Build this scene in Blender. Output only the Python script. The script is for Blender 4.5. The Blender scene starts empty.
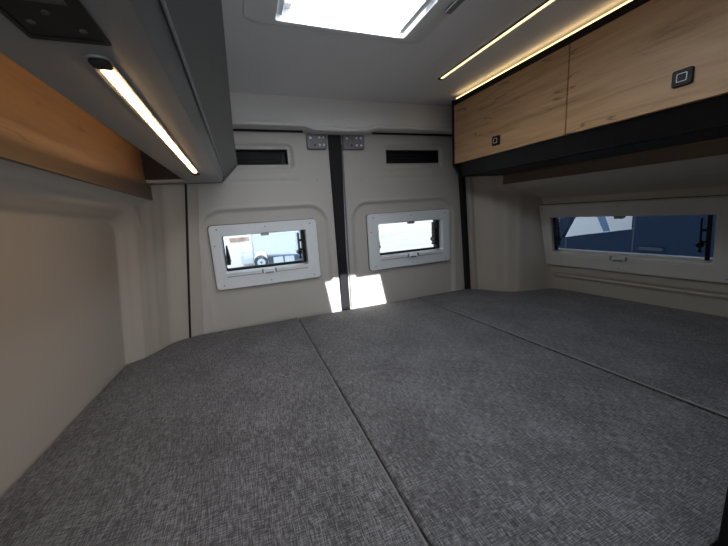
import bpy, bmesh, math, random
from mathutils import Vector, Matrix
random.seed(7)
C = bpy.context.scene.collection
R_ = math.radians

# ------------------------------------------------------------------ materials
def nodes(name):
    m = bpy.data.materials.new(name); m.use_nodes = True
    nt = m.node_tree
    return m, nt, nt.nodes['Principled BSDF']

def setin(b, **k):
    for key, v in k.items():
        b.inputs[key.replace('_', ' ')].default_value = v

def plain(name, col, rough=.5, metal=0, bump=0, bscale=400, var=.0, vscale=3, coat=0, spec=.5):
    m, nt, b = nodes(name)
    b.inputs['Base Color'].default_value = (*col, 1)
    b.inputs['Roughness'].default_value = rough
    b.inputs['Metallic'].default_value = metal
    b.inputs['Coat Weight'].default_value = coat
    b.inputs['Specular IOR Level'].default_value = spec
    tc = nt.nodes.new('ShaderNodeTexCoord')
    if var:
        n = nt.nodes.new('ShaderNodeTexNoise'); n.inputs['Scale'].default_value = vscale
        n.inputs['Detail'].default_value = 4
        nt.links.new(tc.outputs['Object'], n.inputs['Vector'])
        r = nt.nodes.new('ShaderNodeValToRGB')
        r.color_ramp.elements[0].position = .3; r.color_ramp.elements[1].position = .7
        r.color_ramp.elements[0].color = (*[c*(1-var) for c in col], 1)
        r.color_ramp.elements[1].color = (*[min(1, c*(1+var)) for c in col], 1)
        nt.links.new(n.outputs['Fac'], r.inputs['Fac'])
        nt.links.new(r.outputs['Color'], b.inputs['Base Color'])
    if bump:
        n = nt.nodes.new('ShaderNodeTexNoise'); n.inputs['Scale'].default_value = bscale
        nt.links.new(tc.outputs['Object'], n.inputs['Vector'])
        bp = nt.nodes.new('ShaderNodeBump'); bp.inputs['Strength'].default_value = bump
        bp.inputs['Distance'].default_value = .001
        nt.links.new(n.outputs['Fac'], bp.inputs['Height'])
        nt.links.new(bp.outputs['Normal'], b.inputs['Normal'])
    return m

def emit(name, col, s):
    m, nt, b = nodes(name)
    b.inputs['Base Color'].default_value = (*col, 1)
    b.inputs['Emission Color'].default_value = (*col, 1)
    b.inputs['Emission Strength'].default_value = s
    return m

def glass(name, tint, gloss=.06):
    m = bpy.data.materials.new(name); m.use_nodes = True
    nt = m.node_tree; nt.nodes.clear()
    o = nt.nodes.new('ShaderNodeOutputMaterial'); mx = nt.nodes.new('ShaderNodeMixShader')
    t = nt.nodes.new('ShaderNodeBsdfTransparent'); g = nt.nodes.new('ShaderNodeBsdfGlossy')
    t.inputs['Color'].default_value = (*tint, 1); g.inputs['Roughness'].default_value = .02
    mx.inputs[0].default_value = gloss
    nt.links.new(t.outputs[0], mx.inputs[1]); nt.links.new(g.outputs[0], mx.inputs[2])
    nt.links.new(mx.outputs[0], o.inputs['Surface'])
    return m

def fabric(name):
    m, nt, b = nodes(name)
    tc = nt.nodes.new('ShaderNodeTexCoord')
    def thread(sx, sy, detail=3):
        mp = nt.nodes.new('ShaderNodeMapping'); mp.inputs['Scale'].default_value = (sx, sy, 60)
        n = nt.nodes.new('ShaderNodeTexNoise'); n.inputs['Scale'].default_value = 1
        n.inputs['Detail'].default_value = detail; n.inputs['Roughness'].default_value = .65
        nt.links.new(tc.outputs['Object'], mp.inputs['Vector']); nt.links.new(mp.outputs[0], n.inputs['Vector'])
        return n.outputs['Fac']
    a = thread(660, 48); c = thread(66, 680); e = thread(9, 7, 2)
    ad = nt.nodes.new('ShaderNodeMath'); ad.operation = 'ADD'
    nt.links.new(a, ad.inputs[0]); nt.links.new(c, ad.inputs[1])
    ml = nt.nodes.new('ShaderNodeMath'); ml.operation = 'MULTIPLY_ADD'; ml.inputs[1].default_value = .25
    nt.links.new(e, ml.inputs[0]); nt.links.new(ad.outputs[0], ml.inputs[2])
    hf = nt.nodes.new('ShaderNodeMath'); hf.operation = 'MULTIPLY'; hf.inputs[1].default_value = .444
    nt.links.new(ml.outputs[0], hf.inputs[0])
    r = nt.nodes.new('ShaderNodeValToRGB')
    r.color_ramp.elements[0].position = .41; r.color_ramp.elements[0].color = (.026, .026, .030, 1)
    r.color_ramp.elements[1].position = .585; r.color_ramp.elements[1].color = (.225, .225, .245, 1)
    k = r.color_ramp.elements.new(.49); k.color = (.066, .067, .075, 1)
    nt.links.new(hf.outputs[0], r.inputs['Fac']); nt.links.new(r.outputs['Color'], b.inputs['Base Color'])
    bp = nt.nodes.new('ShaderNodeBump'); bp.inputs['Strength'].default_value = .5; bp.inputs['Distance'].default_value = .0015
    nt.links.new(ad.outputs[0], bp.inputs['Height']); nt.links.new(bp.outputs['Normal'], b.inputs['Normal'])
    b.inputs['Roughness'].default_value = .85
    b.inputs['Sheen Weight'].default_value = .15
    return m

def oak(name, c0, c1, c2, axis_scale=(3, 1.1, 16)):
    m, nt, b = nodes(name)
    tc = nt.nodes.new('ShaderNodeTexCoord')
    mp = nt.nodes.new('ShaderNodeMapping'); mp.inputs['Scale'].default_value = axis_scale
    mp.inputs['Rotation'].default_value = (R_(4), 0, 0)
    nt.links.new(tc.outputs['Object'], mp.inputs['Vector'])
    n = nt.nodes.new('ShaderNodeTexNoise'); n.inputs['Scale'].default_value = 2.2; n.inputs['Detail'].default_value = 8
    n.inputs['Roughness'].default_value = .62; n.inputs['Distortion'].default_value = .9
    nt.links.new(mp.outputs[0], n.inputs['Vector'])
    mp2 = nt.nodes.new('ShaderNodeMapping'); mp2.inputs['Scale'].default_value = tuple(s*f for s, f in zip(axis_scale, (5, 5, 9)))
    n2 = nt.nodes.new('ShaderNodeTexNoise'); n2.inputs['Scale'].default_value = 2; n2.inputs['Detail'].default_value = 4
    nt.links.new(tc.outputs['Object'], mp2.inputs['Vector']); nt.links.new(mp2.outputs[0], n2.inputs['Vector'])
    ml = nt.nodes.new('ShaderNodeMath'); ml.operation = 'MULTIPLY_ADD'; ml.inputs[1].default_value = .3
    nt.links.new(n2.outputs['Fac'], ml.inputs[0]); nt.links.new(n.outputs['Fac'], ml.inputs[2])
    r = nt.nodes.new('ShaderNodeValToRGB')
    r.color_ramp.elements[0].position = .42; r.color_ramp.elements[0].color = (*c0, 1)
    r.color_ramp.elements[1].position = .85; r.color_ramp.elements[1].color = (*c2, 1)
    k = r.color_ramp.elements.new(.58); k.color = (*c1, 1)
    nt.links.new(ml.outputs[0], r.inputs['Fac'])
    # dark cracks running with the grain
    mp3 = nt.nodes.new('ShaderNodeMapping'); mp3.inputs['Scale'].default_value = (1, 1.0, 9); mp3.inputs['Rotation'].default_value = (R_(-8), 0, 0)
    nt.links.new(tc.outputs['Object'], mp3.inputs['Vector'])
    n3 = nt.nodes.new('ShaderNodeTexNoise'); n3.inputs['Scale'].default_value = 1.7; n3.inputs['Detail'].default_value = 3
    nt.links.new(mp3.outputs[0], n3.inputs['Vector'])
    r3 = nt.nodes.new('ShaderNodeValToRGB')
    e0, e1 = r3.color_ramp.elements; e0.position = .492; e0.color = (0, 0, 0, 1); e1.position = .5; e1.color = (1, 1, 1, 1)
    k3 = r3.color_ramp.elements.new(.508); k3.color = (0, 0, 0, 1)
    nt.links.new(n3.outputs['Fac'], r3.inputs['Fac'])
    mp4 = nt.nodes.new('ShaderNodeTexNoise'); mp4.inputs['Scale'].default_value = 6
    nt.links.new(tc.outputs['Object'], mp4.inputs['Vector'])
    mm = nt.nodes.new('ShaderNodeMath'); mm.operation = 'MULTIPLY'; mm.use_clamp = True
    nt.links.new(r3.outputs['Color'], mm.inputs[0])
    r4 = nt.nodes.new('ShaderNodeMapRange'); r4.inputs[1].default_value = .45; r4.inputs[2].default_value = .56; r4.inputs[4].default_value = .8
    nt.links.new(mp4.outputs['Fac'], r4.inputs[0]); nt.links.new(r4.outputs[0], mm.inputs[1])
    mx = nt.nodes.new('ShaderNodeMix'); mx.data_type = 'RGBA'
    mx.inputs[7].default_value = (*[c*.35 for c in c0], 1)
    nt.links.new(mm.outputs[0], mx.inputs[0]); nt.links.new(r.outputs['Color'], mx.inputs[6])
    nt.links.new(mx.outputs[2], b.inputs['Base Color'])
    b.inputs['Roughness'].default_value = .48
    return m

M = {}
M['wall'] = plain('wall_plastic', (.41, .375, .325), .55, bump=.15, bscale=700, var=.03)
M['door'] = plain('door_plastic', (.47, .45, .42), .5, bump=.12, bscale=700, var=.03)
M['ceil'] = plain('ceiling_liner', (.80, .80, .82), .6, bump=.1, bscale=500)
M['header'] = plain('header_plastic', (.66, .65, .64), .5)
M['frame'] = plain('window_frame_plastic', (.72, .76, .79), .4)
M['rframe'] = plain('side_window_frame_plastic', (.50, .49, .47), .45)
M['white'] = plain('skylight_plastic', (.75, .76, .77), .4)
M['black'] = plain('black_laminate', (.004, .004, .005), .55, spec=.25)
M['rubber'] = plain('black_rubber', (.012, .012, .014), .6, spec=.2)
M['blackp'] = plain('black_plastic', (.006, .006, .008), .5, spec=.3)
M['darkv'] = plain('vent_interior', (.006, .006, .007), .7)
M['grey'] = plain('graphite_laminate', (.19, .192, .195), .36, var=.04)
M['chamfer'] = plain('chamfer_laminate', (.075, .078, .082), .3)
M['greyf'] = plain('graphite_front', (.055, .057, .060), .42)
M['metal'] = plain('grey_latch_metal', (.17, .165, .19), .45, metal=.3, var=.1, vscale=60)
M['shadow_line'] = plain('shadow_line_grey', (.12, .12, .12), .6)  # dark tone for the shadow drawn round the window frames
M['edge_piping'] = plain('light_grey_piping', (.20, .20, .21), .8, bump=.4, bscale=900)
M['screw'] = plain('screw_head', (.22, .23, .25), .4, metal=.5)
M['fabric'] = fabric('grey_melange_fabric')
M['piping'] = plain('grey_piping', (.17, .17, .18), .8, bump=.4, bscale=900)
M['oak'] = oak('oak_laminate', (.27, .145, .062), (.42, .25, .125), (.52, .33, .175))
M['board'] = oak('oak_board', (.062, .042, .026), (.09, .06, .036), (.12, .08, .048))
M['led'] = emit('warm_led', (1, .72, .36), 2.3)
M['ledhot'] = emit('warm_led_lamp', (1, .60, .27), 33)
M['cove'] = emit('cove_led', (1, .56, .25), 30)
M['pane'] = glass('clear_pane', (.94, .97, 1), .02)
M['bluepane'] = glass('tinted_pane', (.68, .74, .82), .02)
M['concrete'] = plain('pale_concrete', (.62, .61, .58), .8, var=.08, vscale=.6)
M['vanwhite'] = plain('white_paint', (.50, .59, .65), .4)
M['vanblue'] = plain('blue_paint', (.005, .018, .042), .55, spec=.2)
M['chassis'] = plain('blue_grey_chassis', (.10, .17, .26), .6)
M['tyre'] = plain('tyre_rubber', (.05, .06, .08), .8)
M['build'] = plain('white_render', (.80, .79, .76), .8, var=.05, vscale=.5)
M['brick'] = plain('brown_band', (.36, .25, .20), .8, var=.5, vscale=2)
M['green'] = plain('green_panel', (.25, .42, .38), .7)
M['floor'] = plain('vinyl_floor', (.20, .18, .16), .5, var=.2, vscale=8)

# ------------------------------------------------------------------ helpers
def link(o, parent=None):
    C.objects.link(o)
    if parent is not None: o.parent = parent
    return o

def obj(name, bm, mat, parent=None, smooth=False, kind=None, at=None):
    me = bpy.data.meshes.new(name)
    bmesh.ops.recalc_face_normals(bm, faces=bm.faces)
    if at is not None:
        bmesh.ops.translate(bm, verts=bm.verts, vec=-Vector(at))
    if smooth:
        for f in bm.faces: f.smooth = True
    bm.to_mesh(me); bm.free()
    me.materials.append(mat)
    if smooth == 'angle':
        me.set_sharp_from_angle(angle=R_(32))
    o = bpy.data.objects.new(name, me)
    if at is not None: o.location = at
    link(o, parent)
    if parent is None and kind: o['kind'] = kind
    return o

def empty(name, loc=(0, 0, 0), kind=None):
    o = bpy.data.objects.new(name, None); o.location = loc; o.empty_display_size = .05
    link(o)
    if kind: o['kind'] = kind
    return o

def tag(o, label, cat, group=None):
    o['label'] = label; o['category'] = cat
    if group: o['group'] = group
    return o

def box(bm, x0, x1, y0, y1, z0, z1, bev=0, seg=2, mat=None):
    r = bmesh.ops.create_cube(bm, size=1)
    vs = r['verts']
    for v in vs:
        v.co = Vector((x0 if v.co.x < 0 else x1, y0 if v.co.y < 0 else y1, z0 if v.co.z < 0 else z1))
    if mat is not None:
        for v in vs: v.co = mat @ v.co
    if bev:
        es = {e for v in vs for e in v.link_edges}
        bmesh.ops.bevel(bm, geom=list(es), offset=bev, segments=seg, affect='EDGES', profile=.5)
    return bm

def B(*a, **k):
    bm = bmesh.new(); return box(bm, *a, **k)

def prism(bm, pts, axis, a0, a1, bev=0, seg=2):
    """pts: 2D polygon in the two other axes (order kept); extruded along axis from a0 to a1"""
    def mk(p, a):
        l = [p[0], p[1]]; l.insert(axis, a); return Vector(l)
    v0 = [bm.verts.new(mk(p, a0)) for p in pts]; v1 = [bm.verts.new(mk(p, a1)) for p in pts]
    n = len(pts); fs = [bm.faces.new(v0), bm.faces.new(v1[::-1])]
    for i in range(n):
        fs.append(bm.faces.new((v0[i], v0[(i+1) % n], v1[(i+1) % n], v1[i])))
    bmesh.ops.recalc_face_normals(bm, faces=fs)
    if bev:
        es = {e for f in fs for e in f.edges}
        bmesh.ops.bevel(bm, geom=list(es), offset=bev, segments=seg, affect='EDGES', profile=.5)
    return bm

def rrect(x0, x1, z0, z1, r, n=6):
    pts = []
    for cx, cz, a in ((x1-r, z1-r, 0), (x0+r, z1-r, 90), (x0+r, z0+r, 180), (x1-r, z0+r, 270)):
        for i in range(n+1):
            t = R_(a + 90*i/n); pts.append((cx + r*math.cos(t), cz + r*math.sin(t)))
    return pts

def ring(bm, outer, inner, w0, w1, lip=0.0, bev=.002):
    """flat frame between two loops with the same count; (u,v) loops, w depth; front face at w1"""
    n = len(outer)
    def loop(pts, w): return [bm.verts.new((p[0], p[1], w)) for p in pts]
    def shrink(pts, d):
        cx = sum(p[0] for p in pts)/n; cy = sum(p[1] for p in pts)/n
        hx = max(abs(p[0]-cx) for p in pts); hy = max(abs(p[1]-cy) for p in pts)
        return [(cx+(p[0]-cx)*(hx-d)/hx, cy+(p[1]-cy)*(hy-d)/hy) for p in pts]
    loops = [loop(outer, w0), loop(outer, w1-bev), loop(shrink(outer, bev), w1),
             loop(shrink(inner, -bev), w1), loop(inner, w1-bev), loop(inner, w0)]
    for a, b in zip(loops, loops[1:] + loops[:1]):
        for i in range(n):
            bm.faces.new((a[i], a[(i+1) % n], b[(i+1) % n], b[i]))
    return bm

def cyl(bm, p0, p1, r0, r1=None, n=16, cap=True):
    p0 = Vector(p0); p1 = Vector(p1); r1 = r0 if r1 is None else r1
    d = (p1-p0); L = d.length
    q = d.normalized().to_track_quat('Z', 'Y').to_matrix().to_4x4()
    mt = Matrix.Translation((p0+p1)/2) @ q
    bmesh.ops.create_cone(bm, cap_ends=cap, segments=n, radius1=r0, radius2=r1, depth=L, matrix=mt)
    return bm

def lerp_tab(tab, d):
    if d <= tab[0][0]: return tab[0][1]
    for (a, va), (b, vb) in zip(tab, tab[1:]):
        if d <= b:
            t = (d-a)/(b-a); t = t*t*(3-2*t)*.5 + t*.5
            return va + (vb-va)*t
    return tab[-1][1]

def sstep(a, b, x):
    t = max(0, min(1, (x-a)/(b-a))); return t*t*(3-2*t)

def frange(a, b, n): return [a + (b-a)*i/n for i in range(n+1)]

def grid(us, vs, fn, skip=None):
    bm = bmesh.new()
    V = [[bm.verts.new(fn(u, v)) for v in vs] for u in us]
    for i in range(len(us)-1):
        for j in range(len(vs)-1):
            if skip and skip((us[i]+us[i+1])/2, (vs[j]+vs[j+1])/2): continue
            bm.faces.new((V[i][j], V[i+1][j], V[i+1][j+1], V[i][j+1]))
    for v in [v for v in bm.verts if not v.link_faces]: bm.verts.remove(v)
    return bm

# ------------------------------------------------------------------ key dimensions (metres, bed surface is z = 0)
CEIL = .92; FLOOR = -.85; FRONT = -1.9; GROUND = -1.58

# ------------------------------------------------------------------ side walls (moulded liners)
PL = [(0, 0), (.012, .022), (.03, .050), (.055, .062), (.09, .080), (.135, .100), (.16, .150), (.18, .200), (.20, .225)]
def left_x(y, z):
    base = -.457 + .064*(y-.68) if y > .3 else -.4813 - .01*(.3-y)
    base += .11*max(z, 0) + .03*min(z, 0)
    r = .055
    dy = y - 1.215 + r; zt = .472 + .045*max(0, 1.215-y)*(y > -.2) + (.0637 if y <= -.2 else 0)
    dz = z - zt + r
    d = math.hypot(max(dy, 0), max(dz, 0)) + min(max(dy, dz), 0) - r
    off = max(lerp_tab([(0, 0), (.012, .022), (.03, .046), (.05, .058)], d), lerp_tab(PL, y-1.215),
              lerp_tab([(0, 0), (.012, .020), (.028, .042), (.05, .062), (.075, .085)], z-zt) if y < 1.30 else 0)
    x = base + off
    if z > .60 and y < 1.262: x = base - .06
    return x
ys = frange(FRONT, .3, 22)[:-1] + frange(.3, 1.12, 41)[:-1] + frange(1.12, 1.262, 36)[:-1] + frange(1.262, 1.42, 30)
zs = frange(FLOOR, -.06, 10)[:-1] + frange(-.06, .38, 22)[:-1] + frange(.38, .58, 50)[:-1] + frange(.58, .94, 18)
obj('wall_left', grid(ys, zs, lambda y, z: (left_x(y, z), y, z)), M['wall'], smooth=True, kind='structure')

PR = [(0, 0), (.006, .02), (.016, .060), (.036, .115), (.07, .155), (.113, .19), (.16, .215), (.20, .245), (.24, .265), (.27, .275)]
QR = [(.455, 0), (.468, .08), (.482, .25), (.50, .55), (.515, .80), (.53, .95), (.54, 1)]
LEAN = .20
def right_x(y, z):
    base = 1.386 + (1.16-y)*.16 if y > .45 else 1.4996 + .01*(.45-y)
    if y > 1.16: base = 1.386
    base += LEAN*(.37-max(z, 0))*(1-sstep(1.14, 1.20, y))
    r = .05
    a = lerp_tab(PR, y-1.16); q = lerp_tab(QR, z)*(base-1.212)
    # rounded junction between the pillar and the upper beam
    k = .06
    h = max(k-abs(a-q), 0)/k
    off = max(a, q) + h*h*k*.25*min(1, (a+q)/.05)
    lean = .07*max(z, 0)*sstep(1.16, 1.3, y)
    x = base - off - lean
    x += .012*(1-sstep(.060, .080, z)) * (1-sstep(1.1, 1.16, y))
    x += .006*math.exp(-((z-.082)/.006)**2) * (1-sstep(1.1, 1.16, y))
    if z > .60 and y < 1.262: x = base + .03
    return x
wy0, wy1, wz0, wz1 = .575, 1.135, .188, .378          # opening of the side window
ys2 = frange(FRONT, wy0, 26)[:-1] + frange(wy0, wy1, 28)[:-1] + frange(wy1, 1.262, 40)[:-1] + frange(1.262, 1.42, 26)
zs2 = frange(FLOOR, 0, 8)[:-1] + frange(0, .05, 4)[:-1] + frange(.05, .11, 20)[:-1] + frange(.11, wz0, 4)[:-1] + frange(wz0, wz1, 6)[:-1] + frange(wz1, .58, 50)[:-1] + frange(.58, .94, 18)
obj('wall_right', grid(ys2, zs2, lambda y, z: (right_x(y, z), y, z),
    lambda y, z: wy0 < y < wy1 and wz0 < z < wz1), M['wall'], smooth=True, kind='structure')

# outer skins so the outside stays a closed body
bm = bmesh.new()
box(bm, -.62, -.60, FRONT, 1.50, -1.1, 1.0)
obj('trim_1', bm, M['vanwhite'], kind='structure')
bm = bmesh.new()
box(bm, 1.625, 1.64, FRONT, wy0-.12, -1.1, 1.0); box(bm, 1.625, 1.64, wy1+.20, 1.50, -1.1, 1.0)
box(bm, 1.625, 1.64, wy0-.12, wy1+.20, -1.1, wz0-.03); box(bm, 1.625, 1.64, wy0-.12, wy1+.20, wz1+.03, 1.0)
obj('trim_2', bm, M['vanwhite'], kind='structure')

# ------------------------------------------------------------------ floor, ceiling, header, front
obj('floor', B(-.60, 1.62, FRONT, 1.44, FLOOR-.03, FLOOR), M['floor'], kind='structure')
SX0, SX1, SY0, SY1 = .120, .503, .30, .884            # roof opening
xs = sorted(set(frange(-.60, SX0, 6) + frange(SX0, SX1, 5) + frange(SX1, 1.625, 8)))
yy = sorted(set(frange(FRONT, SY0, 8) + frange(SY0, SY1, 5) + frange(SY1, 1.43, 5)))
bm = grid(xs, yy, lambda x, y: (x, y, CEIL), lambda x, y: SX0 < x < SX1 and SY0 < y < SY1)
r = bmesh.ops.extrude_face_region(bm, geom=list(bm.faces))
bmesh.ops.translate(bm, verts=[v for v in r['geom'] if isinstance(v, bmesh.types.BMVert)], vec=(0, 0, .035))
obj('ceiling', bm, M['ceil'], kind='structure')

# header above the rear doors: fascia with a lower lip that dips in the middle
def head_low(x):
    a = sstep(.275, .33, x); b = 1-sstep(.545, .60, x)
    return .789 - .014*min(a, b)
sec = [(1.372, .922), (1.368, .915), (1.345, .842), (1.338, .818), (1.330, .815), (1.326, .808), (1.330, .799), (1.345, .7965), (1.43, .7965), (1.43, .922)]
bm = bmesh.new(); prev = None
for x in frange(-.60, .26, 6) + frange(.27, .34, 10) + frange(.37, .52, 3) + frange(.54, .61, 10) + frange(.62, 1.62, 8):
    dz = head_low(x)-.789
    lp = [bm.verts.new((x, y, z + (dz if z < .83 else 0))) for y, z in sec]
    if prev:
        for i in range(len(sec)):
            bm.faces.new((prev[i], prev[(i+1) % len(sec)], lp[(i+1) % len(sec)], lp[i]))
    else: bm.faces.new(lp)
    prev = lp
bm.faces.new(prev[::-1])
obj('trim_3', bm, M['header'], smooth='angle', kind='structure')
bm = bmesh.new()
box(bm, -.25, .285, 1.388, 1.40, .7905, .7962); box(bm, .60, 1.15, 1.388, 1.40, .7905, .7962)
obj('trim_4', bm, M['rubber'], kind='structure')

# front of the living space behind the camera: bulkhead with the cab opening
bm = bmesh.new()
box(bm, -.60, 1.62, FRONT-.03, FRONT, FLOOR, -.05); box(bm, -.60, 1.62, FRONT-.03, FRONT, .72, CEIL)
box(bm, -.60, -.35, FRONT-.03, FRONT, -.05, .72); box(bm, 1.3, 1.62, FRONT-.03, FRONT, -.05, .72)
obj('wall_front', bm, M['wall'], kind='structure')
w = empty('window_4', (.47, FRONT, .33), 'structure')
obj('pane', B(-.82, .82, -.02, -.012, -.38, .39), M['pane'], w)

# ------------------------------------------------------------------ rear doors
def sdf(x, z, x0, x1, z0, z1, r):
    dx = abs(x-(x0+x1)/2)-(x1-x0)/2+r; dz = abs(z-(z0+z1)/2)-(z1-z0)/2+r
    return math.hypot(max(dx, 0), max(dz, 0)) + min(max(dx, dz), 0) - r

def make_door(name, x0, x1, wx0, wx1, vx0, vx1, flip):
    """moulded inner door liner, built as a relief with openings for the window and the slot"""
    wz0_, wz1_ = .232, .396; vz0, vz1 = .668, .722
    px0, px1 = (wx0-.06, wx1+.105) if not flip else (wx0-.125, wx1+.075)
    def relief(x, z):
        y = 1.402
        d = sdf(x, z, px0, px1, -.25, .492, .085)
        y += .010*(1-sstep(-.012, .004, d))                        # sunk field round the window
        y -= .003*math.exp(-((d-.006)/.006)**2)
        d2 = sdf(x, z, vx0-.022, vx1+.022, .648, .742, .018)
        y += .006*(1-sstep(-.008, .004, d2))
        y -= .0025*math.exp(-((d2-.006)/.005)**2)
        y += .003*math.exp(-((z-.600)/.004)**2)*sstep(vx0-.08, vx0-.03, x)*(1-sstep(vx1, vx1+.05, x))
        y += .02*sstep(0.25, -.1, z)*0
        return (x, y, z)
    xs = sorted(set([round(v, 5) for v in frange(x0, vx0, 26) + frange(vx0, vx1, 26) + frange(vx1, x1, 26) + [wx0, wx1]]))
    zs = sorted(set([round(v, 5) for v in frange(FLOOR, 0, 6) + frange(0, wz0_, 26) + frange(wz0_, wz1_, 14) + frange(wz1_, vz0, 50) + frange(vz0, vz1, 8) + frange(vz1, .80, 24)]))
    bm = grid(xs, zs, relief, lambda x, z: (wx0 < x < wx1 and wz0_ < z < wz1_) or (vx0 < x < vx1 and vz0 < z < vz1))
    d = obj(name, bm, M['door'], smooth=True, kind='structure')
    # slot: a recessed black tray
    bm = bmesh.new(); t = .0025
    box(bm, vx0-t, vx1+t, 1.44, 1.443, vz0-t, vz1+t)
    box(bm, vx0-t, vx0, 1.403, 1.44, vz0-t, vz1+t); box(bm, vx1, vx1+t, 1.403, 1.44, vz0-t, vz1+t)
    box(bm, vx0, vx1, 1.403, 1.44, vz0-t, vz0); box(bm, vx0, vx1, 1.403, 1.44, vz1, vz1+t)
    box(bm, vx1-.022, vx1-.019, 1.425, 1.44, vz0, vz1)
    s = obj('slot_tray', bm, M['blackp'], d)
    bm = bmesh.new()
    for k in range(3): box(bm, vx0+.004, vx1-.03, 1.428, 1.431, vz0+.010+k*.014, vz0+.016+k*.014)
    obj('slot_grille', bm, M['darkv'], s)
    # push studs
    bm = bmesh.new()
    for (sx, sz) in ((vx0+.02, .625), (vx1-.02, .612), (x0+.10 if flip else x1-.06, .60)):
        cyl(bm, (sx, 1.404, sz), (sx, 1.399, sz), .004, .003, 12)
    obj('trim_clip', bm, M['door'], d)
    # outer door skin, with the window opening
    bm = bmesh.new()
    for a in ((x0, x1, -1.1, wz0_-.01), (x0, x1, wz1_+.01, .95), (x0, wx0-.01, wz0_-.01, wz1_+.01), (wx1+.01, x1, wz0_-.01, wz1_+.01)):
        box(bm, a[0], a[1], 1.475, 1.487, a[2], a[3])
    obj('outer_skin', bm, M['vanwhite'], d)
    return d
make_door('door_1', -.30, .392, -.092, .257, -.075, .212, False)
make_door('door_2', .437, 1.17, .600, .962, .671, .948, True)

# black rubber seals: centre joint and the two slanted hinge sides
bm = bmesh.new()
prism(bm, [(.385, -.85), (.428, -.85), (.429, .1), (.450, .800), (.392, .800), (.397, .2)], 1, 1.392, 1.42)
box(bm, .37, .46, 1.42, 1.47, FLOOR, .80)
obj('trim_5', bm, M['rubber'], kind='structure')
obj('trim_6', prism(bmesh.new(), [(.438, .015), (.4425, .015), (.4555, .745), (.451, .745)], 1, 1.391, 1.400), M['metal'], kind='structure')
bm = bmesh.new()
prism(bm, [(-.254, -.01), (-.247, -.01), (-.173, .585), (-.180, .585)], 1, 1.376, 1.41)
prism(bm, [(-.180, .585), (-.173, .585), (-.160, .80), (-.167, .80)], 1, 1.376, 1.41)
obj('trim_7', bm, M['rubber'], kind='structure')
bm = bmesh.new()
prism(bm, [(1.106, -.01), (1.124, -.01), (1.088, .585), (1.070, .585)], 1, 1.372, 1.412)
prism(bm, [(1.070, .585), (1.088, .585), (1.07, .80), (1.052, .80)], 1, 1.372, 1.412)
obj('trim_8', bm, M['rubber'], kind='structure')
# light lip in front of the right-hand pillar
bm = bmesh.new()
prism(bm, [(1.126, -.01), (1.152, -.01), (1.112, .585), (1.090, .585)], 1, 1.345, 1.40, bev=.004)
obj('trim_9', bm, M['wall'], kind='structure')

# ------------------------------------------------------------------ latch plates over the centre joint
def latch(x0, x1, label, seed):
    t = empty('latch_plate', ((x0+x1)/2, 1.40, .752))
    cx = (x0+x1)/2
    bm = bmesh.new(); prism(bm, rrect(x0-cx, x1-cx, -.028, .034, .008), 1, -.014, 0, bev=.0015)
    obj('plate', bm, M['metal'], t)
    W = x1-x0
    for (u, v) in ((-.32, .016), (.12, .018), (.33, .018), (.12, -.012), (.33, -.012)):
        bm = bmesh.new(); cyl(bm, (u*W, -.014, v), (u*W, -.0165, v), .0052, .0045, 14)
        obj('rivet', bm, M['frame'], t, smooth='angle')
    bm = bmesh.new(); cyl(bm, (-.12*W, -.0138, -.012), (-.12*W, -.0148, -.012), .0045, n=12)
    obj('hole', bm, M['darkv'], t)
    tag(t, label, 'latch plate')
latch(.298, .384, 'grey metal latch plate with rivets on the left rear door beside the black centre seal', 1)
latch(.456, .556, 'grey metal latch plate with rivets on the right rear door beside the black centre seal', 2)

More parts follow.
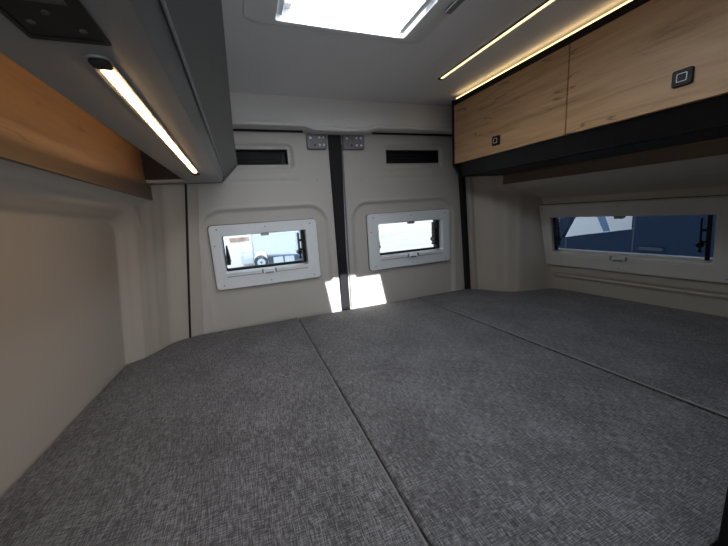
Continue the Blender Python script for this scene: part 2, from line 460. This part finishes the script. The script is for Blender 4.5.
# ------------------------------------------------------------------ windows (local u right, v up, w into the room)
def make_window(name, mat4, W, H, hole, fmat, pmat, stays, depth=.07, smat=None):
    """W,H outer size, hole = (u0,u1,v0,v1)"""
    root = bpy.data.objects.new(name, None); root.matrix_world = mat4; root.empty_display_size = .05; link(root)
    root['kind'] = 'structure'
    u0, u1, v0, v1 = hole
    fr = obj('window_frame', ring(bmesh.new(), rrect(-W/2, W/2, -H/2, H/2, .014), rrect(u0, u1, v0, v1, .006), -.004, .012, bev=.003), fmat, root, smooth='angle')
    obj('shadow_line', ring(bmesh.new(), rrect(-W/2-.0022, W/2+.0022, -H/2-.0022, H/2+.0022, .015), rrect(-W/2+.004, W/2-.004, -H/2+.004, H/2-.004, .012), -.004, .004, bev=.0005), M['shadow_line'], root)  # added dark ring, stands for the shadow line round the frame
    # reveal behind the opening
    obj('reveal', ring(bmesh.new(), rrect(u0-.004, u1+.004, v0-.004, v1+.004, .008), rrect(u0, u1, v0, v1, .006), -depth, -.004, bev=.0005), fmat, root)
    # black rubber sash, thicker at the bottom
    obj('sash', ring(bmesh.new(), rrect(u0+.0002, u1-.0002, v0+.0002, v1-.0002, .006), rrect(u0+.004, u1-.005, v0+.011, v1-.003, .004), -depth+.004, -depth+.018, bev=.001), smat or M['blackp'], root)
    obj('pane', B(u0+.003, u1-.003, v0+.009, v1-.002, -depth+.012, -depth+.016), pmat, root)
    # cassette line under the opening
    obj('cassette_rail', B(u0+.002, u1-.004, v0-.016, v0-.0135, .0115, .0135), M['screw'] if fmat is M['frame'] else fmat, root)
    cu = (u0+u1)/2
    lt = obj('blind_handle', B(cu-.026, cu+.026, v0-.020, v0-.006, .0115, .019, bev=.003), fmat, root, smooth='angle')
    bm = bmesh.new(); box(bm, cu-.030, cu-.024, v0-.014, v0+.003, .012, .021, bev=.001); box(bm, cu+.024, cu+.030, v0-.014, v0+.003, .012, .021, bev=.001)
    box(bm, cu-.017, cu+.017, v0-.017, v0-.011, .0188, .0205, bev=.0005)
    obj('handle_bracket', bm, M['screw'], lt)
    obj('top_tab', B(cu-.016, cu+.016, v1-.010, v1+.003, -.01, .0135, bev=.002), M['screw'], root)
    for i in range(3):
        for v in (-H/2+.017, H/2-.017):
            u = (-W/2+.03, 0, W/2-.03)[i]
            bm = bmesh.new(); cyl(bm, (u, v, .0118), (u, v, .0132), .0030, .0026, 12)
            obj('screw', bm, M['screw'], root, smooth='angle')
    for v in (.05,):
        bm = bmesh.new(); cyl(bm, (-W/2+.015, v, .0118), (-W/2+.015, v, .0132), .003, .0026, 12)
        obj('screw', bm, M['screw'], root, smooth='angle')
    for st in stays:
        u, k, big = st
        bm = bmesh.new()
        w0, w1 = -depth+.017, -depth+.017+min(.04, depth-.012)
        mid = (v0+v1)/2
        if big:     # folded stay: outer rail, arm and knob
            box(bm, u-.005, u+.006, v0+.008, v1-.003, w0, w1, bev=.001)
            box(bm, u-k*.021, u-k*.015, v0+.035, v1-.012, w0+.01, w1, bev=.001)
            box(bm, u-k*.021, u, mid-.004+.03, mid+.006+.03, w0+.01, w1-.005)
            box(bm, u-k*.021, u, mid-.016, mid-.006, w0+.01, w1-.005)
            cyl(bm, (u-k*.019, mid-.022, w0+.01), (u-k*.019, mid-.022, w1+.006), .011, .009, 16)
            cyl(bm, (u-k*.018, mid-.045, w0+.01), (u-k*.018, mid-.045, w1), .006, .006, 12)
        else:
            prism(bm, [(u-.005, mid-.045), (u+.009, mid-.045), (u+.010, mid-.015), (u+.004, mid+.035), (u-.001, mid+.035), (u-.005, mid-.01)], 2, w0, w1, bev=.001)
            cyl(bm, (u+.003, mid-.030, w0), (u+.003, mid-.030, w1+.005), .009, .008, 14)
        obj('window_stay', bm, M['blackp'], root, smooth='angle')
    return root

def basis(o, u, v, w):
    m = Matrix.Identity(4)
    for i, a in enumerate((u, v, w)):
        for r in range(3): m[r][i] = a[r]
    m.translation = o
    return m
YD = 1.412-.006
cz = (.172+.434)/2
m1 = basis(Vector((.0905, YD, cz)), (1, 0, 0), (0, 0, 1), (0, -1, 0))
make_window('window_1', m1, .434, .262, (-.084-.0905, .256-.0905, .238-cz, .390-cz), M['frame'], M['pane'], [(-.084-.0905+.012, 1, False), (.256-.0905-.010, 1, True)])
m2 = basis(Vector((.779, YD, cz)), (1, 0, 0), (0, 0, 1), (0, -1, 0))
make_window('window_2', m2, .458, .268, (.605-.779, .962-.779, .229-cz, .388-cz), M['frame'], M['pane'], [(.605-.779+.003, 1, False), (.962-.779-.010, 1, True)])
# side window in the right wall, on the wall's own slant
ud = Vector((.16, -1, 0)).normalized(); wd = Vector((-1, -.16, 0)).normalized()
yc = .853; czr = .279
vd = (Vector((0, 0, 1))+wd*LEAN).normalized()
m3 = basis(Vector((1.386+(1.16-yc)*.16+LEAN*(.37-czr)-.002, yc, czr)), ud, vd, ud.cross(vd))
make_window('window_3', m3, .682, .302, (-.272, .276, (.199-czr)*1.02, (.368-czr)*1.02), M['rframe'], M['bluepane'], [(-.272+.012, -1, True), (.270-.012, 1, True)], depth=.024, smat=M['rframe'])

# ------------------------------------------------------------------ bed
def slab(name, outline, z0, z1, rad, label):
    """cushion: outline polygon (ccw, xy), rounded upper edge"""
    bm = bmesh.new()
    prism(bm, outline, 2, z0, z1)
    bm.edges.ensure_lookup_table()
    top = [e for e in bm.edges if all(abs(v.co.z-z1) < 1e-6 for v in e.verts)]
    bmesh.ops.bevel(bm, geom=top, offset=rad, segments=5, affect='EDGES', profile=.5)
    o = obj(name, bm, M['fabric'], smooth='angle')
    tag(o, label, 'mattress', None)
    return o

def wall_outline(fn, y0, y1, n, gap, z=0):
    return [(min(fn(y, 0), fn(y, -.05))-gap if gap > 0 else max(fn(y, 0), fn(y, -.05))-gap, y) for y in frange(y0, y1, n)]
YB = 1.388
lw = wall_outline(left_x, -.45, 1.36, 60, -.004)
# left cushion
outl = [(.1825, -.45), (.1825, YB)] + [(-.225, YB)] + lw[::-1]
slab('mattress_cushion', outl, -.10, .003, .007, 'grey melange mattress cushion on the left along the plain tan wall')
slab('mattress_cushion', [(.186, -.45), (.505, -.45), (.505, .163), (.861, .163), (.795, YB), (.186, YB)], -.10, .0, .007,
     'grey melange mattress cushion in the middle of the bed, between the two lengthwise seams')
rw = [(right_x(y, 0)-.004, y) for y in frange(.163, 1.372, 50)]
slab('mattress_cushion', [(.8635, .163)] + rw + [(1.095, 1.384), (1.09, YB-.001), (.7975, YB-.001)], -.10, .001, .004,
     'dark grey melange mattress cushion on the right below the long side window')
cus = [o for o in C.objects if o.name.startswith('mattress_cushion')]
# piping along the cushion joints
def seam(x, y0, y1, z, r, parent, m='piping'):
    bm = bmesh.new(); xa, xb = x if isinstance(x, tuple) else (x, x); cyl(bm, (xa, y0, z), (xb, y1, z), r, n=10)
    o = obj('piping', bm, M[m], parent, smooth='angle')
seam(.1775, -.44, YB-.006, .0022, .0022, cus[0])
seam((.8628, .7968), .17, YB-.006, .0020, .0021, cus[2], 'edge_piping')
# bed base
bb = empty('bed_base', (.4, .6, FLOOR))
obj('bed_board', prism(bmesh.new(), [(-.80, -1.04), (.09, -1.04), (.09, -.43), (.60, -.43), (.60, .60), (-.80, .60)], 2, .72, .745), M['black'], bb)
obj('side_panel', B(-.80, -.78, -1.03, .60, 0, .72), M['grey'], bb)
obj('side_panel', B(.07, .09, -1.03, -.43, 0, .72), M['grey'], bb)
obj('end_panel', B(-.78, .07, -1.04, -1.02, 0, .72), M['grey'], bb)
tag(bb, 'dark storage base under the grey mattress cushions', 'bed base')

# tall dark panel at the right front edge of the bed
tp = empty('wardrobe', (.95, .14, FLOOR))
obj('side_panel', prism(bmesh.new(), [(-.437, 0), (.50, 0), (.50, 1.36), (-.045, 1.36), (-.045, 1.76), (-.437, 1.76)], 1, -.022, .018, bev=.002), M['black'], tp)
obj('door', B(-.437, -.42, -.45, -.024, 0, CEIL-FLOOR-.002, bev=.002), M['black'], tp)
tag(tp, 'black tall wardrobe edge at the right front corner of the bed', 'wardrobe')

# ------------------------------------------------------------------ right overhead cabinet
rc = empty('overhead_cabinet', (.94, .45, .58))
def rel(bm, e):
    bmesh.ops.translate(bm, verts=bm.verts, vec=-Vector(e.location)); return bm
Y0, Y1 = -.38, 1.25
bm = prism(bmesh.new(), [(.938, .893), (.938, .632), (.964, .581), (1.195, .5815), (1.36, .60), (1.36, .893)], 1, Y0, Y1-.012)
obj('cabinet_body', rel(bm, rc), M['black'], rc)
bm = prism(bmesh.new(), [(.921, .900), (.921, .628), (.960, .579), (1.19, .579), (1.19, .900)], 1, Y1-.012, Y1, bev=.0015)
obj('end_panel', rel(bm, rc), M['black'], rc)
obj('top_rail', rel(B(.924, .95, Y0, Y1-.012, .877, .896), rc), M['black'], rc)
obj('bottom_panel', rel(B(.985, 1.19, Y0, Y1-.014, .5785, .581), rc), M['black'], rc)
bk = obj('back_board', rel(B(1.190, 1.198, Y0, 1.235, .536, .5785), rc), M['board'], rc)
gap = .0015
ye = [1.237, .711, .171, -.375]
for i in range(3):
    ya, yb = ye[i+1]+gap, ye[i]-gap
    d = obj('door', rel(B(.9225, .938, ya, yb, .6345, .8755, bev=.001), rc), M['oak'], rc)
    ym = (ya+yb)/2 + (.004 if i else .01)
    zl = .678 if i == 0 else .6885
    h = obj('push_lock', rel(prism(bmesh.new(), [(p[0], p[1]) for p in rrect(ym-.0175, ym+.0175, zl-.0165, zl+.0165, .004)], 0, .9165, .9235, bev=.001), rc), M['blackp'], d)
    bm = ring(bmesh.new(), rrect(-.009, .009, -.0085, .0085, .002), rrect(-.0076, .0076, -.0071, .0071, .0015), 0, .0012, bev=.0002)
    bmesh.ops.transform(bm, matrix=basis(Vector((.9165, ym, zl)), (0, -1, 0), (0, 0, 1), (-1, 0, 0)), verts=bm.verts)
    obj('lock_button', rel(bm, rc), M['frame'], h)
tag(rc, 'black overhead cabinet with oak flap doors and square black push locks on the right', 'cabinet')

# light strips on the right
def strip_light(name, loc, parts, label):
    t = empty(name, loc)
    for n_, b_, m_ in parts: obj(n_, rel(b_, t), m_, t)
    tag(t, label, 'light')
strip_light('light_strip', (.94, .4, .90), [('profile', B(.930, .948, Y0, 1.236, .897, .900), M['black']),
            ('diffuser', B(.931, .943, Y0+.01, 1.232, .9002, .9055), M['led'])],
            'warm light strip running along the top edge of the oak cabinet doors')
strip_light('light_strip', (.758, .4, CEIL), [('housing', B(.752, .764, -.6, 1.095, CEIL-.004, CEIL-.0004), M['black']),
            ('end_cap', B(.750, .766, 1.088, 1.101, CEIL-.006, CEIL-.0005, bev=.001), M['black']),
            ('diffuser', B(.7535, .7625, -.595, 1.087, CEIL-.0055, CEIL-.004), M['led'])],
            'warm light strip set in the grey ceiling right of the skylight')

# ------------------------------------------------------------------ left overhead cabinet
lc = empty('overhead_cabinet', (-.10, .45, .58))
ZB = .583; FX = .0085
# carcass front: bottom lip, two-facet chamfer, front
bm = prism(bmesh.new(), [(-.150, ZB), (-.046, ZB), (-.046, ZB+.008), (-.150, ZB+.008)], 1, Y0, 1.20)
obj('bottom_panel', rel(bm, lc), M['grey'], lc)
obj('bottom_panel', rel(B(-.262, -.046, 1.20, Y1-.010, ZB, ZB+.008), lc), M['grey'], lc)
bm = prism(bmesh.new(), [(-.046, ZB), (-.0335, .6055), (-.0335, .62), (-.060, .62), (-.060, ZB+.0085), (-.046, ZB+.0085)], 1, Y0, Y1-.010)
obj('chamfer_profile', rel(bm, lc), M['chamfer'], lc, smooth=False)
bm = prism(bmesh.new(), [(-.0330, .6035), (-.0315, .6035), (-.0305, .6065), (-.0330, .6065)], 1, Y0, Y1-.012)
obj('highlight_strip', rel(bm, lc), M['screw'], lc)  # lighter strip standing in for the highlight along the chamfer crease
bm = prism(bmesh.new(), [(-.0325, .607), (FX, .640), (FX-.004, .918), (-.024, .918), (-.024, .645), (-.0325, .625)], 1, Y0, Y1-.010)
obj('front_panel', rel(bm, lc), M['greyf'], lc)
bm = prism(bmesh.new(), [(-.262, ZB-.002), (-.044, ZB-.002), (.014, .640), (.012, .918), (-.262, .918)], 1, Y1-.010, Y1, bev=.001)
obj('end_panel', rel(bm, lc), M['greyf'], lc)
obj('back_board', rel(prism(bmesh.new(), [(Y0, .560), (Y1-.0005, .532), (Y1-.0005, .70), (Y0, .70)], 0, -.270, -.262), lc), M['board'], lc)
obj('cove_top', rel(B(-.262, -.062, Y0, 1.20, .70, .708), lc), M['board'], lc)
obj('cove_end', rel(B(-.262, -.062, 1.201, 1.208, ZB+.010, .70), lc), M['black'], lc)
obj('top_panel', rel(B(-.262, -.025, Y0, Y1-.011, .905, .915), lc), M['grey'], lc)
tag(lc, 'dark graphite overhead cabinet on the left with a warmly lit wooden back board', 'cabinet')

t = empty('light_strip', (-.105, .60, ZB+.012))
bm = B(-.118, -.108, Y0+.05, 1.10, ZB+.009, ZB+.016)
obj('diffuser', rel(bm, t), M['cove'], t)
tag(t, 'amber light strip hidden in the open slot of the left cabinet, glowing on the wood', 'light')

# recessed lamp under the left cabinet
lp = empty('cabinet_lamp', (-.098, .67, ZB))
bm = bmesh.new(); prism(bm, rrect(-.1020, -.0850, .325, 1.025, .008), 2, ZB-.0022, ZB-.0002, bev=.0004)
obj('housing', rel(bm, lp), M['grey'], lp)
obj('diffuser', rel(B(-.0966, -.0886, .347, .962, ZB-.0040, ZB-.0023), lp), M['ledhot'], lp)
obj('end_cap', rel(prism(bmesh.new(), rrect(-.1000, -.0860, .327, .345, .005), 2, ZB-.0040, ZB-.0023, bev=.0003), lp), M['blackp'], lp)
obj('end_cap', rel(prism(bmesh.new(), rrect(-.1000, -.0860, .966, 1.020, .005), 2, ZB-.0036, ZB-.0023, bev=.0003), lp), M['blackp'], lp)
lp.rotation_euler = (0, 0, .012)
tag(lp, 'long narrow warm lamp set in the underside of the left graphite cabinet', 'lamp')

# dark control / vent panel
vp = empty('vent_panel', (-.095, .20, ZB))
obj('panel_frame', rel(ring(bmesh.new(), rrect(-.119, -.0720, .06, .307, .002), rrect(-.1160, -.0755, .064, .303, .001), ZB-.0016, ZB-.0003, bev=.0003), vp), M['blackp'], vp)
obj('panel_frame', rel(B(-.1162, -.0753, .0638, .3032, ZB-.0008, ZB-.0002), vp), M['blackp'], vp)
for k in range(8):
    obj('louvre', rel(B(-.113, -.080, .075+k*.026, .0785+k*.026, ZB-.0018, ZB-.0006), vp), M['greyf'], vp)
for (a, b) in ((-.108, .285), (-.083, .29), (-.095, .272)):
    bm = bmesh.new(); cyl(bm, (a, b, ZB-.0006), (a, b, ZB-.0016), .0022, n=12)
    obj('button', rel(bm, vp), M['greyf'], vp)
tag(vp, 'dark rectangular vent panel with louvres in the underside of the left cabinet', 'vent')

# ------------------------------------------------------------------ skylight
sk = empty('skylight', (.313, .60, CEIL))
# soft outer surround
bm = bmesh.new()
def rr3(x0, x1, y0, y1, r, z): return [bm.verts.new((p[0], p[1], z)) for p in rrect(x0, x1, y0, y1, r, 6)]
L = [rr3(.064, .548, .24, .897, .03, CEIL-.0005), rr3(.066, .546, .243, .895, .03, CEIL-.003), rr3(.085, .538, .262, .890, .025, CEIL-.006),
     rr3(.126, .496, .292, .879, .012, CEIL-.007), rr3(.137, .486, .300, .871, .008, CEIL-.005), rr3(.140, .483, .302, .868, .008, CEIL+.095),
     rr3(.118, .502, .290, .882, .008, CEIL+.095), rr3(.118, .502, .290, .882, .008, CEIL-.0005)]
for a, b in zip(L, L[1:]):
    n = len(a)
    for i in range(n): bm.faces.new((a[i], a[(i+1) % n], b[(i+1) % n], b[i]))
obj('surround', rel(bm, sk), M['white'], sk, smooth='angle')
obj('blind_rail', rel(B(.467, .4825, .304, .866, CEIL+.004, CEIL+.020, bev=.002), sk), M['frame'], sk)
obj('blind_rail', rel(B(.1405, .154, .304, .866, CEIL+.004, CEIL+.020, bev=.002), sk), M['frame'], sk)
obj('catch', rel(B(.520, .538, .66, .73, CEIL-.014, CEIL-.008, bev=.002), sk), M['screw'], sk)
obj('catch', rel(B(.155, .177, .842, .8675, CEIL+.02, CEIL+.045, bev=.003), sk), M['frame'], sk)
obj('sun_mask', rel(prism(bmesh.new(), [(.1185, .291), (.502, .291), (.502, .695), (.198, .695), (.198, .881), (.1185, .881)], 2, CEIL+.096, CEIL+.099), sk), M['white'], sk)  # unseen L-shaped mask, added to trim the sunlight to the door
bm = grid(frange(.11, .51, 10), frange(.28, .89, 10), lambda x, y: (x, y, CEIL+.10+.05*(1-((x-.31)/.20)**2)*(1-((y-.585)/.305)**2)))
dome = obj('dome', rel(bm, sk), glass('acrylic_dome', (.95, .97, 1), .04), sk, smooth=True)
tag(sk, 'white framed roof skylight glaring bright in the grey ceiling', 'skylight')

# ------------------------------------------------------------------ outside
obj('ground', B(-30, 40, -25, 45, GROUND-.05, GROUND), M['concrete'], kind='structure')
# white motorhome behind the van, seen through the left rear window
mh = empty('motorhome', (2.3, 14.6, GROUND))
body = [(-2.0, .45), (-1.98, .45), (-1.96, .62), (-1.90, .72), (-1.80, .76), (-1.68, .76), (-1.56, .72), (-1.48, .60), (-1.44, .52), (1.0, .36), (3.4, .36), (3.4, 2.9), (-1.7, 3.0), (-2.0, 2.6)]
obj('body', prism(bmesh.new(), body, 1, -1.1, 1.1, bev=.02), M['vanwhite'], mh)
obj('bumper', B(-2.5, -2.0, -1.0, 1.0, .25, .62, bev=.05), M['vanwhite'], mh)
obj('chassis', B(-1.38, 3.0, -.9, .9, .12, .50), M['chassis'], mh)
for k, x in enumerate((-1.25, -.80)):
    obj('locker', B(x, x+.40, -1.12, -.92, .12, .44, bev=.01), M['vanwhite'], mh)
obj('side_stripe', B(.1, 3.3, -1.106, -1.1, .66, .72), M['chassis'], mh)
obj('sill', prism(bmesh.new(), [(-1.44, .50), (-1.44, .56), (1.6, .34), (1.6, .27)], 1, -1.13, -1.10), M['chassis'], mh)
for x in (-1.74, 2.2):
    bm = bmesh.new(); cyl(bm, (x, -1.06, .27), (x, -.84, .27), .27, n=32)
    w_ = obj('wheel', bm, M['tyre'], mh, smooth='angle')
    bm = bmesh.new(); cyl(bm, (x, -1.08, .27), (x, -1.055, .27), .16, n=28)
    hb = obj('hub', bm, M['vanwhite'], w_, smooth='angle')
    bm = bmesh.new(); cyl(bm, (x, -1.09, .27), (x, -1.075, .27), .05, n=16)
    obj('hub_cap', bm, M['chassis'], w_, smooth='angle')
tag(mh, 'white motorhome with wheel and lockers parked outside, seen through the left rear window', 'motorhome')
b1 = empty('building', (0, 26, GROUND))
obj('wall', B(-14, 30, 0, 3, 0, 7), M['build'], b1)
obj('wall_band', B(-1.0, .40, -.05, -.001, .42, .72), M['brick'], b1)
obj('sign_panel', B(.50, 1.1, -.06, -.001, .42, .85), M['green'], b1)
tag(b1, 'white building with a brown band outside beyond the left rear window', 'building')

# dark blue van beside the right window
bv = empty('blue_van', (3.2, 1.6, GROUND))
zz = lambda z: z-GROUND
yv = lambda y: y-1.6
bm = bmesh.new()
# flank with side-window opening, made of pieces in (y,z)
def quad(pts): prism(bm, [(yv(a), zz(b)) for a, b in pts], 0, 0, .06)
quad([(4.2, -.9), (4.2, .75), (2.32, .75), (2.32, .30), (2.45, .04), (2.45, -.9)])
quad([(2.45, .04), (2.14, .095), (1.79, .15), (1.79, -.9), (2.45, -.9)])
quad([(1.79, -.9), (1.79, .75), (-1.2, .75), (-1.2, -.9)])
quad([(2.32, .42), (2.32, .75), (1.79, .75), (1.79, .42)])
obj('flank', bm, M['vanblue'], bv)
obj('window_post', prism(bmesh.new(), [(yv(2.02), zz(.12)), (yv(1.98), zz(.125)), (yv(2.10), zz(.42)), (yv(2.17), zz(.42))], 0, -.002, .03), M['chassis'], bv)
obj('roof', B(0.02, 1.7, yv(-1.2), yv(4.2), zz(.74), zz(.80), bev=.02), M['vanblue'], bv)
obj('door_handle', B(-.03, 0, yv(1.70), yv(1.55), zz(-.02), zz(.0), bev=.004), M['tyre'], bv)
obj('trim_line', prism(bmesh.new(), [(yv(2.14), zz(.098)), (yv(1.78), zz(.156)), (yv(1.78), zz(.150)), (yv(2.14), zz(.092))], 0, -.01, 0), M['vanwhite'], bv)
obj('door_seam', B(-.003, 0, yv(1.775), yv(1.765), zz(-.8), zz(.6)), M['tyre'], bv)
obj('door_seam', B(-.003, 0, yv(2.40), yv(2.385), zz(-.8), zz(.03)), M['tyre'], bv)
for y in (3.4, -.3):
    bm = bmesh.new(); cyl(bm, (-.02, yv(y), .34), (.2, yv(y), .34), .34, n=32)
    obj('wheel', bm, M['tyre'], bv, smooth='angle')
tag(bv, 'dark blue van parked close alongside, seen through the long right side window', 'van')
wb = empty('white_van', (6.5, 4.2, GROUND))
obj('body', B(-.6, 1.4, -2.5, 3, .4, 2.6, bev=.1), M['build'], wb)
for y in (-1.6, 2):
    bm = bmesh.new(); cyl(bm, (-.62, y, .34), (-.4, y, .34), .34, n=32)
    obj('wheel', bm, M['tyre'], wb, smooth='angle')
tag(wb, 'white van parked behind the dark blue van outside the right window', 'van')

# ------------------------------------------------------------------ lights
w = bpy.data.worlds.new('sky'); bpy.context.scene.world = w; w.use_nodes = True
bg = w.node_tree.nodes['Background']
bg.inputs['Color'].default_value = (.86, .93, 1, 1); bg.inputs['Strength'].default_value = 1.6

def area(name, loc, rot, sx, sy, power, col=(1, 1, 1), portal=False):
    l = bpy.data.lights.new(name, 'AREA'); l.shape = 'RECTANGLE'; l.size = sx; l.size_y = sy
    l.energy = power; l.color = col
    o = bpy.data.objects.new(name, l); o.location = loc; o.rotation_euler = rot; C.objects.link(o)
    if portal: l.cycles.is_portal = True
    return o
area('daylight_skylight', (.3115, .585, CEIL+.092), (0, 0, 0), .340, .562, 5.5, (.88, .94, 1))
area('portal', (.09, 1.47, .31), (R_(-90), 0, 0), .33, .15, 1, portal=True)
area('portal', (.78, 1.47, .31), (R_(-90), 0, 0), .35, .15, 1, portal=True)
area('portal', (1.60, .853, .28), (0, R_(90), 0), .2, .6, 1, portal=True)
area('portal', (.47, FRONT-.05, .33), (R_(90), 0, 0), 1.65, .77, 1, portal=True)

s = bpy.data.lights.new('sun', 'SUN'); s.energy = 1.6; s.angle = R_(.6); s.color = (1, .97, .92)
so = bpy.data.objects.new('sun', s); C.objects.link(so)
so.rotation_euler = Vector((.15, .55, -.82)).to_track_quat('-Z', 'Y').to_euler()

# spot added to boost the sun patch, enters only past the skylight mask
sd = Vector((.128, .55, -.80)).normalized()
sp = bpy.data.lights.new('sun_boost', 'SPOT'); sp.energy = 60000; sp.spot_size = R_(6); sp.spot_blend = .2
sp.shadow_soft_size = .06; sp.color = (1, .98, .94)
spo = bpy.data.objects.new('sun_boost', sp); C.objects.link(spo)
spo.location = Vector((.31, .7, 1.0)) - sd*12
spo.rotation_euler = sd.to_track_quat('-Z', 'Y').to_euler()
# fill lamp added behind the camera to brighten the ceiling
area('ceiling_fill', (.6, -1.3, .22), (R_(138), 0, R_(6)), 1.2, .7, 11.5, (.97, .98, 1))

# ------------------------------------------------------------------ camera (levelled from the photograph's vanishing points)
cam = bpy.data.cameras.new('camera'); co = bpy.data.objects.new('camera', cam); C.objects.link(co)
X = (0.9315900312361547, -0.12693720979892179, 0.34062730141590913)
Y = (-0.3577605554774006, -0.1541570734983921, 0.9210009981159906)
Z = (-0.06439918898293459, -0.9798584292941892, -0.18902434499149687)
right = Vector((X[0], Y[0], Z[0])); down = Vector((X[1], Y[1], Z[1])); fwd = Vector((X[2], Y[2], Z[2]))
co.matrix_world = basis(Vector((0, 0, .45)), right, -down, -fwd)
cam.sensor_width = 36; cam.sensor_fit = 'HORIZONTAL'; cam.lens = 316.6449*36/728; cam.clip_start = .01; cam.clip_end = 200
sc = bpy.context.scene; sc.camera = co
sc.view_settings.view_transform = 'Standard'; sc.view_settings.look = 'None'; sc.view_settings.exposure = 0
